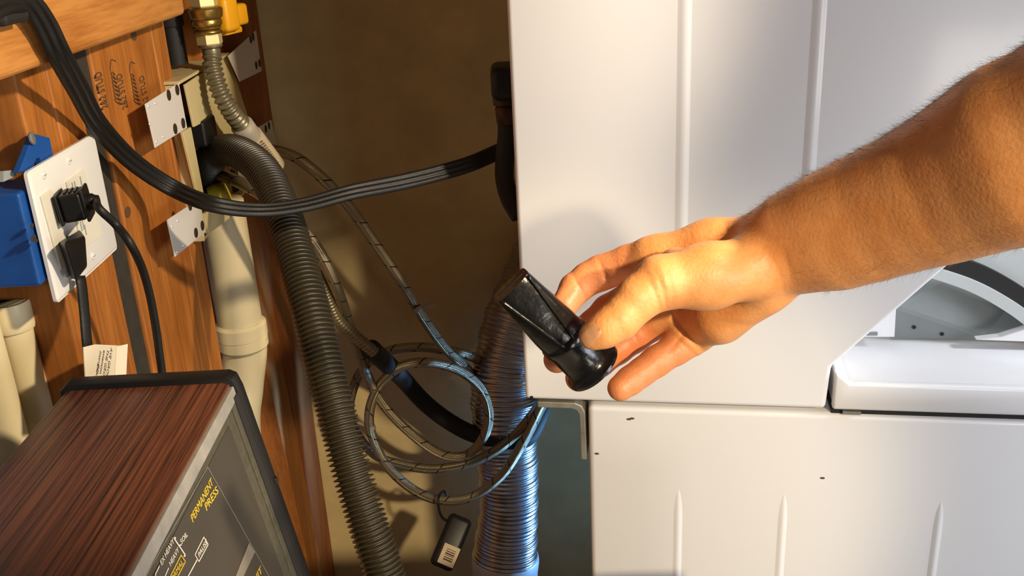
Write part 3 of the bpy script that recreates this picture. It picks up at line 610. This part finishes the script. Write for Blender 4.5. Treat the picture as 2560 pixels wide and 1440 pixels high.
def line(pts, m, wd=.0009, nm='printed_line'):
    P_ = [fo(*q) for q in pts]; part(nm, join(*[bar(P_[i], P_[i+1], wd, .0002, pn) for i in range(len(P_)-1)]), m, gl)
line([(434, 1345), (463, 1388), (459, 1391)], WPR, .0012); line([(434, 1345), (439, 1345)], WPR, .0012); line([(448, 1364), (453, 1362)], WPR)
line([(398, 1415), (388, 1436), (396, 1470)], WPR); line([(421, 1420), (408, 1450)], WPR)
line([(509, 1343), (520, 1361), (497, 1404), (487, 1387), (509, 1343)], WPR, .0008); line([(492, 1400), (466, 1448)], WPR, .0010)
line([(452, 1388), (463, 1404), (430, 1468)], YPR, .0008); line([(452, 1388), (420, 1452)], YPR, .0008)
line([(519, 1168), (330, 1500)], SILVER, .0004); line([(519, 1168), (672, 1440)], SILVER, .0004)
part('printed_band', prism([fo(622, 1357), fo(637, 1380), fo(604, 1450), fo(585, 1450)], pn*.0002), BAND, gl)

# ================================================================== the black rubber part held in the hand
F_, T_ = atD(1479, 914, .648), atD(1277, 712, .618); ax = nrm(F_-T_); LT = np.linalg.norm(F_-T_)
ww = nrm(np.cross(ax, CP-F_)); dd = nrm(np.cross(ww, ax))
if dd@(CP-F_) < 0: dd = -dd
t = thing('duckbill_valve', 'shiny wet black rubber sleeve with flared rim, held in the fingers', 'rubber part', tuple(T_))
n, V, Fc = 40, [], []
st_ = np.linspace(0, 1, 30)
for s in st_:  # s=0 at the flattened tip, 1 at the round collar
    rw = .0135+(.0162-.0135)*min(1, s*1.2); rd = .0085+(.0158-.0085)*s**.8; sq = 4.2-(2.2)*s
    for k in range(n):
        a_ = 2*math.pi*k/n; c, s_ = math.cos(a_), math.sin(a_)
        V.append(T_+ax*LT*.62*s+ww*rw*math.copysign(abs(c)**(2/sq), c)+dd*rd*math.copysign(abs(s_)**(2/sq), s_))
for i in range(29):
    for k in range(n): Fc.append((i*n+k, i*n+(k+1) % n, (i+1)*n+(k+1) % n, (i+1)*n+k))
Fc.append(tuple(range(n))[::-1]); Fc.append(tuple(29*n+k for k in range(n)))
part('bill', (V, Fc), BLKR, t, smooth=40)
for sgn in (-1, 1):  # raised lips converging from the tip corners to the collar
    C = [T_+ax*LT*.62*q+ww*sgn*(.0115-.0075*q)+dd*(.0082+.0074*q**.8) for q in np.linspace(.0, 1, 20)]
    part('bill_ridge', sweep(np.array(C), .0011, 8)[:2], BLKR, t, smooth=True)
part('bill_opening', prism([T_-ax*.0004-ww*.010-dd*.0012, T_-ax*.0004+ww*.010-dd*.0012, T_-ax*.0004+ww*.010+dd*.0012, T_-ax*.0004-ww*.010+dd*.0012], ax*.001), BLKM, t)
part('collar', lathe(T_+ax*LT*.60, ax, [(0, .0160), (.002, .0172), (.006, .0172), (.008, .0163), (LT*.34, .0163), (LT*.37, .0175), (LT*.39, .0190), (LT*.40, .0200), (LT*.425, .0200), (LT*.43, .0190)], 44, ref=ww), BLKR, t, smooth=40)


# ================================================================== the hand and forearm: one smooth surface grown from tapered capsules
import openvdb
H = .0013
J = lambda px, py, D, r: (atD(px, py, D), r)
AC = [(1940, 625, .630, 106), (1994, 605, .618, 120), (2089, 575, .600, 140), (2183, 540, .582, 150), (2278, 503, .562, 161), (2372, 466, .544, 177), (2466, 421, .524, 196), (2560, 378, .505, 219), (2760, 292, .475, 245), (2950, 215, .455, 255)]
FA = [J(x, y, D, R*D/CF) for x, y, D, R in AC]
lo = np.min([q[0]-.06 for q in FA]+[atD(1380, 780, .70)-.03, atD(1560, 990, .69)-.03, atD(1400, 700, .6)-.04], axis=0)
hi = np.max([q[0]+.055 for q in FA]+[atD(1600, 600, .70)+.03, atD(1700, 900, .72)+.03], axis=0)
lo[0] = atD(1370, 760, .69)[0]-.02
N = np.ceil((hi-lo)/H).astype(int)+1
GX, GY, GZ = [(lo[i]+H*np.arange(N[i])).astype('f') for i in range(3)]
def field(): return np.full(N, .05, 'f')
def cone(F, a, b, k, sub=False):
    (pa, ra), (pb, rb) = a, b; R_ = max(ra, rb)+max(k, .002)+.008
    i0 = np.maximum(((np.minimum(pa, pb)-R_-lo)/H).astype(int), 0); i1 = np.minimum(((np.maximum(pa, pb)+R_-lo)/H).astype(int)+2, N)
    sl = tuple(slice(i0[i], i1[i]) for i in range(3))
    X = GX[sl[0]][:, None, None]; Y = GY[sl[1]][None, :, None]; Z = GZ[sl[2]][None, None, :]
    ba = (pb-pa); bb = max(float(ba@ba), 1e-12)
    t_ = np.clip(((X-pa[0])*ba[0]+(Y-pa[1])*ba[1]+(Z-pa[2])*ba[2])/bb, 0, 1)
    t_ = t_.astype('f')
    d = np.sqrt((X-pa[0]-t_*ba[0])**2+(Y-pa[1]-t_*ba[1])**2+(Z-pa[2]-t_*ba[2])**2)-(ra+(rb-ra)*t_)
    f = F[sl]; F[sl] = smin(f, d.astype('f'), k)
def smin(a, b, k):
    if k <= 0: return np.minimum(a, b)
    h = np.maximum(k-np.abs(a-b), 0)/k; return np.minimum(a, b)-h*h*k*.25
def chain(F, js, k=.004):
    for a, b in zip(js[:-1], js[1:]): cone(F, a, b, k)
palm = field()
cd = nrm(ray(1930, 628))
def off(j, dpx, dD, r): return (atD(j[0], j[1], j[2]+dD)+0, r)
for sg in (-1, 1):
    chain(palm, [J(x+sg*.37*R*.24, y+sg*.928*R*.24, D+.004*sg*(sg < 0), R*.765*D/CF) for x, y, D, R in AC], .012)
# metacarpals
chain(palm, [J(1915, 600, .640, .0175), J(1780, 612, .658, .0150), J(1630, 642, .672, .0140)], .014)
chain(palm, [J(1915, 635, .646, .018), J(1640, 712, .693, .0138)], .014)
chain(palm, [J(1920, 672, .646, .018), J(1662, 790, .698, .0132)], .014)
chain(palm, [J(1925, 700, .640, .0165), J(1800, 790, .664, .0150), J(1728, 838, .684, .0130)], .012)
chain(palm, [J(1900, 730, .634, .0150), J(1800, 790, .655, .0150)], .012)
# thumb: thenar mass, then two phalanges
th = field()
chain(th, [J(1975, 640, .622, .0165), J(1885, 668, .620, .0190), J(1770, 690, .611, .0195), J(1662, 706, .606, .0166)], .010)
chain(th, [J(1645, 708, .606, .0165), J(1594, 748, .602, .0130), J(1548, 800, .599, .0116), J(1510, 826, .598, .0100), J(1480, 841, .599, .0083)], .006)
cone(th, J(1690, 664, .636, .012), J(1640, 690, .640, .010), .014)
fing = []
def finger(js): f = field(); chain(f, js, .003); fing.append(f)
finger([J(1645, 642, .672, .0140), J(1575, 658, .682, .0130), J(1503, 682, .689, .0124), J(1470, 697, .689, .0114), J(1438, 722, .687, .0110), J(1408, 768, .676, .0092)])
finger([J(1650, 715, .693, .0138), J(1585, 738, .706, .0118), J(1520, 776, .713, .0112), J(1480, 812, .710, .0102), J(1434, 856, .700, .0102), J(1392, 899, .682, .0095)])
finger([J(1672, 786, .697, .0130), J(1628, 812, .703, .0116), J(1586, 841, .704, .0115), J(1544, 873, .702, .0106), J(1498, 905, .694, .0105), J(1447, 945, .681, .0096)])
finger([J(1737, 838, .684, .0126), J(1690, 872, .683, .0110), J(1640, 904, .680, .0106), J(1605, 930, .677, .0098), J(1576, 951, .674, .0097), J(1551, 970, .671, .0091)])
F = smin(palm, th, .008)
G = fing[0]
for f in fing[1:]: G = smin(G, f, .0010)
FL = np.clip((F-G)/.006+.3, 0, 1); F = smin(F, G, .006)
# creases and folds pressed into the skin
def crease(px, py, D, axis_px, depth, wdt, reach, side=None):
    c = atD(px, py, D); a = nrm(atD(*axis_px)-c); i0 = np.maximum(((c-reach*1.6-lo)/H).astype(int), 0); i1 = np.minimum(((c+reach*1.6-lo)/H).astype(int)+2, N)
    sl = tuple(slice(i0[i], i1[i]) for i in range(3)); X = GX[sl[0]][:, None, None]-c[0]; Y = GY[sl[1]][None, :, None]-c[1]; Z = GZ[sl[2]][None, None, :]-c[2]
    s = X*a[0]+Y*a[1]+Z*a[2]; q = np.sqrt(X*X+Y*Y+Z*Z); m_ = np.clip(1.4-q/reach, 0, 1)
    F[sl] += (depth*np.exp(-(s/wdt)**2)*m_).astype('f')
crease(1447, 716, .677, (1500, 690, .677), .0011, .0010, .012); crease(1512, 690, .678, (1560, 672, .678), .0011, .0011, .013)
crease(1660, 735, .590, (1700, 722, .590), .0009, .0011, .016); crease(1640, 740, .590, (1680, 724, .590), .0008, .0010, .015); crease(1676, 720, .590, (1716, 712, .590), .0006, .0010, .016)
for dx in (-8, 0, 8): crease(1540+dx, 785+dx*-.7, .589, (1510+dx, 808, .589), .0004, .0008, .011)
crease(1620, 885, .690, (1650, 865, .690), .0008, .0010, .011); crease(1575, 820, .70, (1620, 800, .70), .0009, .0011, .012)
crease(1710, 862, .672, (1735, 835, .672), .0010, .0010, .015); crease(1700, 840, .680, (1735, 870, .680), .0010, .0012, .020)
for (cx_, cy_, tx_, ty_) in ((1684, 784, 1730, 770), (1696, 806, 1740, 785), (1712, 830, 1752, 806), (1730, 850, 1765, 822), (1748, 864, 1778, 832)): crease(cx_, cy_, .672, (tx_, ty_, .672), .0012, .0013, .012)
for (cx_, cy_, tx_, ty_) in ((1780, 790, 1784, 820), (1810, 805, 1806, 840), (1770, 812, 1768, 840)): crease(cx_, cy_, .645, (tx_, ty_, .645), .0006, .0014, .018)
crease(1955, 660, .607, (2010, 640, .607), .0005, .0011, .016); crease(1935, 680, .61, (1990, 650, .61), .0005, .001, .016)
grid = openvdb.FloatGrid(); grid.background = .05; grid.copyFromArray(F); grid.transform = openvdb.createLinearTransform(voxelSize=H)
pts, tris, quads = grid.convertToPolygons(isovalue=0.0, adaptivity=0.0)
V = np.array(pts)+lo; Fc = [tuple(int(i) for i in f) for f in tris]+[tuple(int(i) for i in f) for f in quads]
def fval(P):
    q = (np.asarray(P)-lo)/H; i = np.clip(np.floor(q).astype(int), 0, N-2); f = q-i; v = 0
    for a in (0, 1):
        for b in (0, 1):
            for c in (0, 1): v = v+F[i[..., 0]+a, i[..., 1]+b, i[..., 2]+c]*np.where(a, f[..., 0], 1-f[..., 0])*np.where(b, f[..., 1], 1-f[..., 1])*np.where(c, f[..., 2], 1-f[..., 2])
    return v
me = bpy.data.meshes.new('person'); ploc = V3(*atD(1930, 628, .632)); me.from_pydata((V-ploc).tolist(), [], Fc)
bm = bmesh.new(); bm.from_mesh(me)
for _ in range(3): bmesh.ops.smooth_vert(bm, verts=bm.verts, factor=.5, use_axis_x=True, use_axis_y=True, use_axis_z=True)
bmesh.ops.recalc_face_normals(bm, faces=bm.faces); bm.to_mesh(me); bm.free(); me.shade_smooth()
vi = np.zeros((len(me.vertices), 3), 'f'); me.vertices.foreach_get('co', vi.ravel()); ii = np.clip(((vi+ploc-lo)/H+.5).astype(int), 0, N-1)
at = me.attributes.new('flush', 'FLOAT', 'POINT'); at.data.foreach_set('value', FL[ii[:, 0], ii[:, 1], ii[:, 2]].astype('f').ravel())
per = link('person', me, SKIN, None, tuple(ploc)); tag(per, 'bare right forearm and hand reaching in from the right, holding the black rubber part', 'person')
# thumbnail: a small curved plate lying on the thumb
nc = atD(1476, 836, .589); nax = nrm(atD(1440, 858, .589)-atD(1505, 812, .589)); ntow = nrm(CP-nc+V3(-.10, 0, .16)); nsd = nrm(np.cross(nax, ntow)); ntow = np.cross(nsd, nax)
nv, nu = 13, 13; NV = []
for i in range(nu):
    for k in range(nv):
        a, b = -1+2*i/(nu-1), -1+2*k/(nv-1); w_ = .0050*(1-.18*max(0, -a))*math.sqrt(max(0, 1-.35*abs(a)**4))
        p = nc+nax*a*.0064+nsd*b*w_*(1 if abs(a) < .99 else .72); q = p+ntow*.014
        last = 1
        for _ in range(60):
            d = float(fval(q))
            if d < .0004 or d > last: break
            last = d; q = q-ntow*max(d*.7, .0001)
        NV.append(q+ntow*(.0001-.00035*(abs(b)**6)))
part('fingernail', (np.array(NV), [(i*nv+k, i*nv+k+1, (i+1)*nv+k+1, (i+1)*nv+k) for i in range(nu-1) for k in range(nv-1)]), NAILM, per, smooth=True)
# arm hair: thin tapering strands rooted in the forearm
Vn = np.zeros((len(me.vertices), 3), 'f'); me.vertices.foreach_get('co', Vn.ravel()); Vn = Vn+ploc
NN = np.array([v.normal[:] for v in me.vertices])
adir = nrm(FA[7][0]-FA[0][0]); sa = (Vn-FA[0][0])@adir; upv = nrm(_u-adir*np.dot(_u, adir))
wgt = np.clip((sa+.02)/.05, 0, 1)*(np.clip((NN@upv-.05)/.8, 0, 1)**1.6+.02+.22*np.clip((-NN@upv-.55)/.3, 0, 1)*(sa > .02))
idx = rng.choice(len(Vn), 8500, p=wgt/wgt.sum()); HV, HF = [], []
for i in idx:
    n_ = NN[i]; L_ = rng.uniform(.003, .0085); fl = nrm(-adir*rng.uniform(.4, 1.1)+n_*rng.uniform(.12, .7)+rng.normal(0, .25, 3)); cv = rng.normal(0, .3, 3)-n_*.5
    a, b = perp(fl); k0 = len(HV)
    for s in range(4):
        q = s/3; c = Vn[i]-n_*.0004+fl*L_*q+cv*L_*.35*q*q; r_ = .000055*(1-.75*q)
        for k in range(3): HV.append(c+r_*(a*math.cos(2.094*k)+b*math.sin(2.094*k)))
    for s in range(3):
        for k in range(3): HF.append((k0+3*s+k, k0+3*s+(k+1) % 3, k0+3*s+3+(k+1) % 3, k0+3*s+3+k))
tag(part('arm_hair', (np.array(HV), HF), HAIRM, per), kind='stuff')
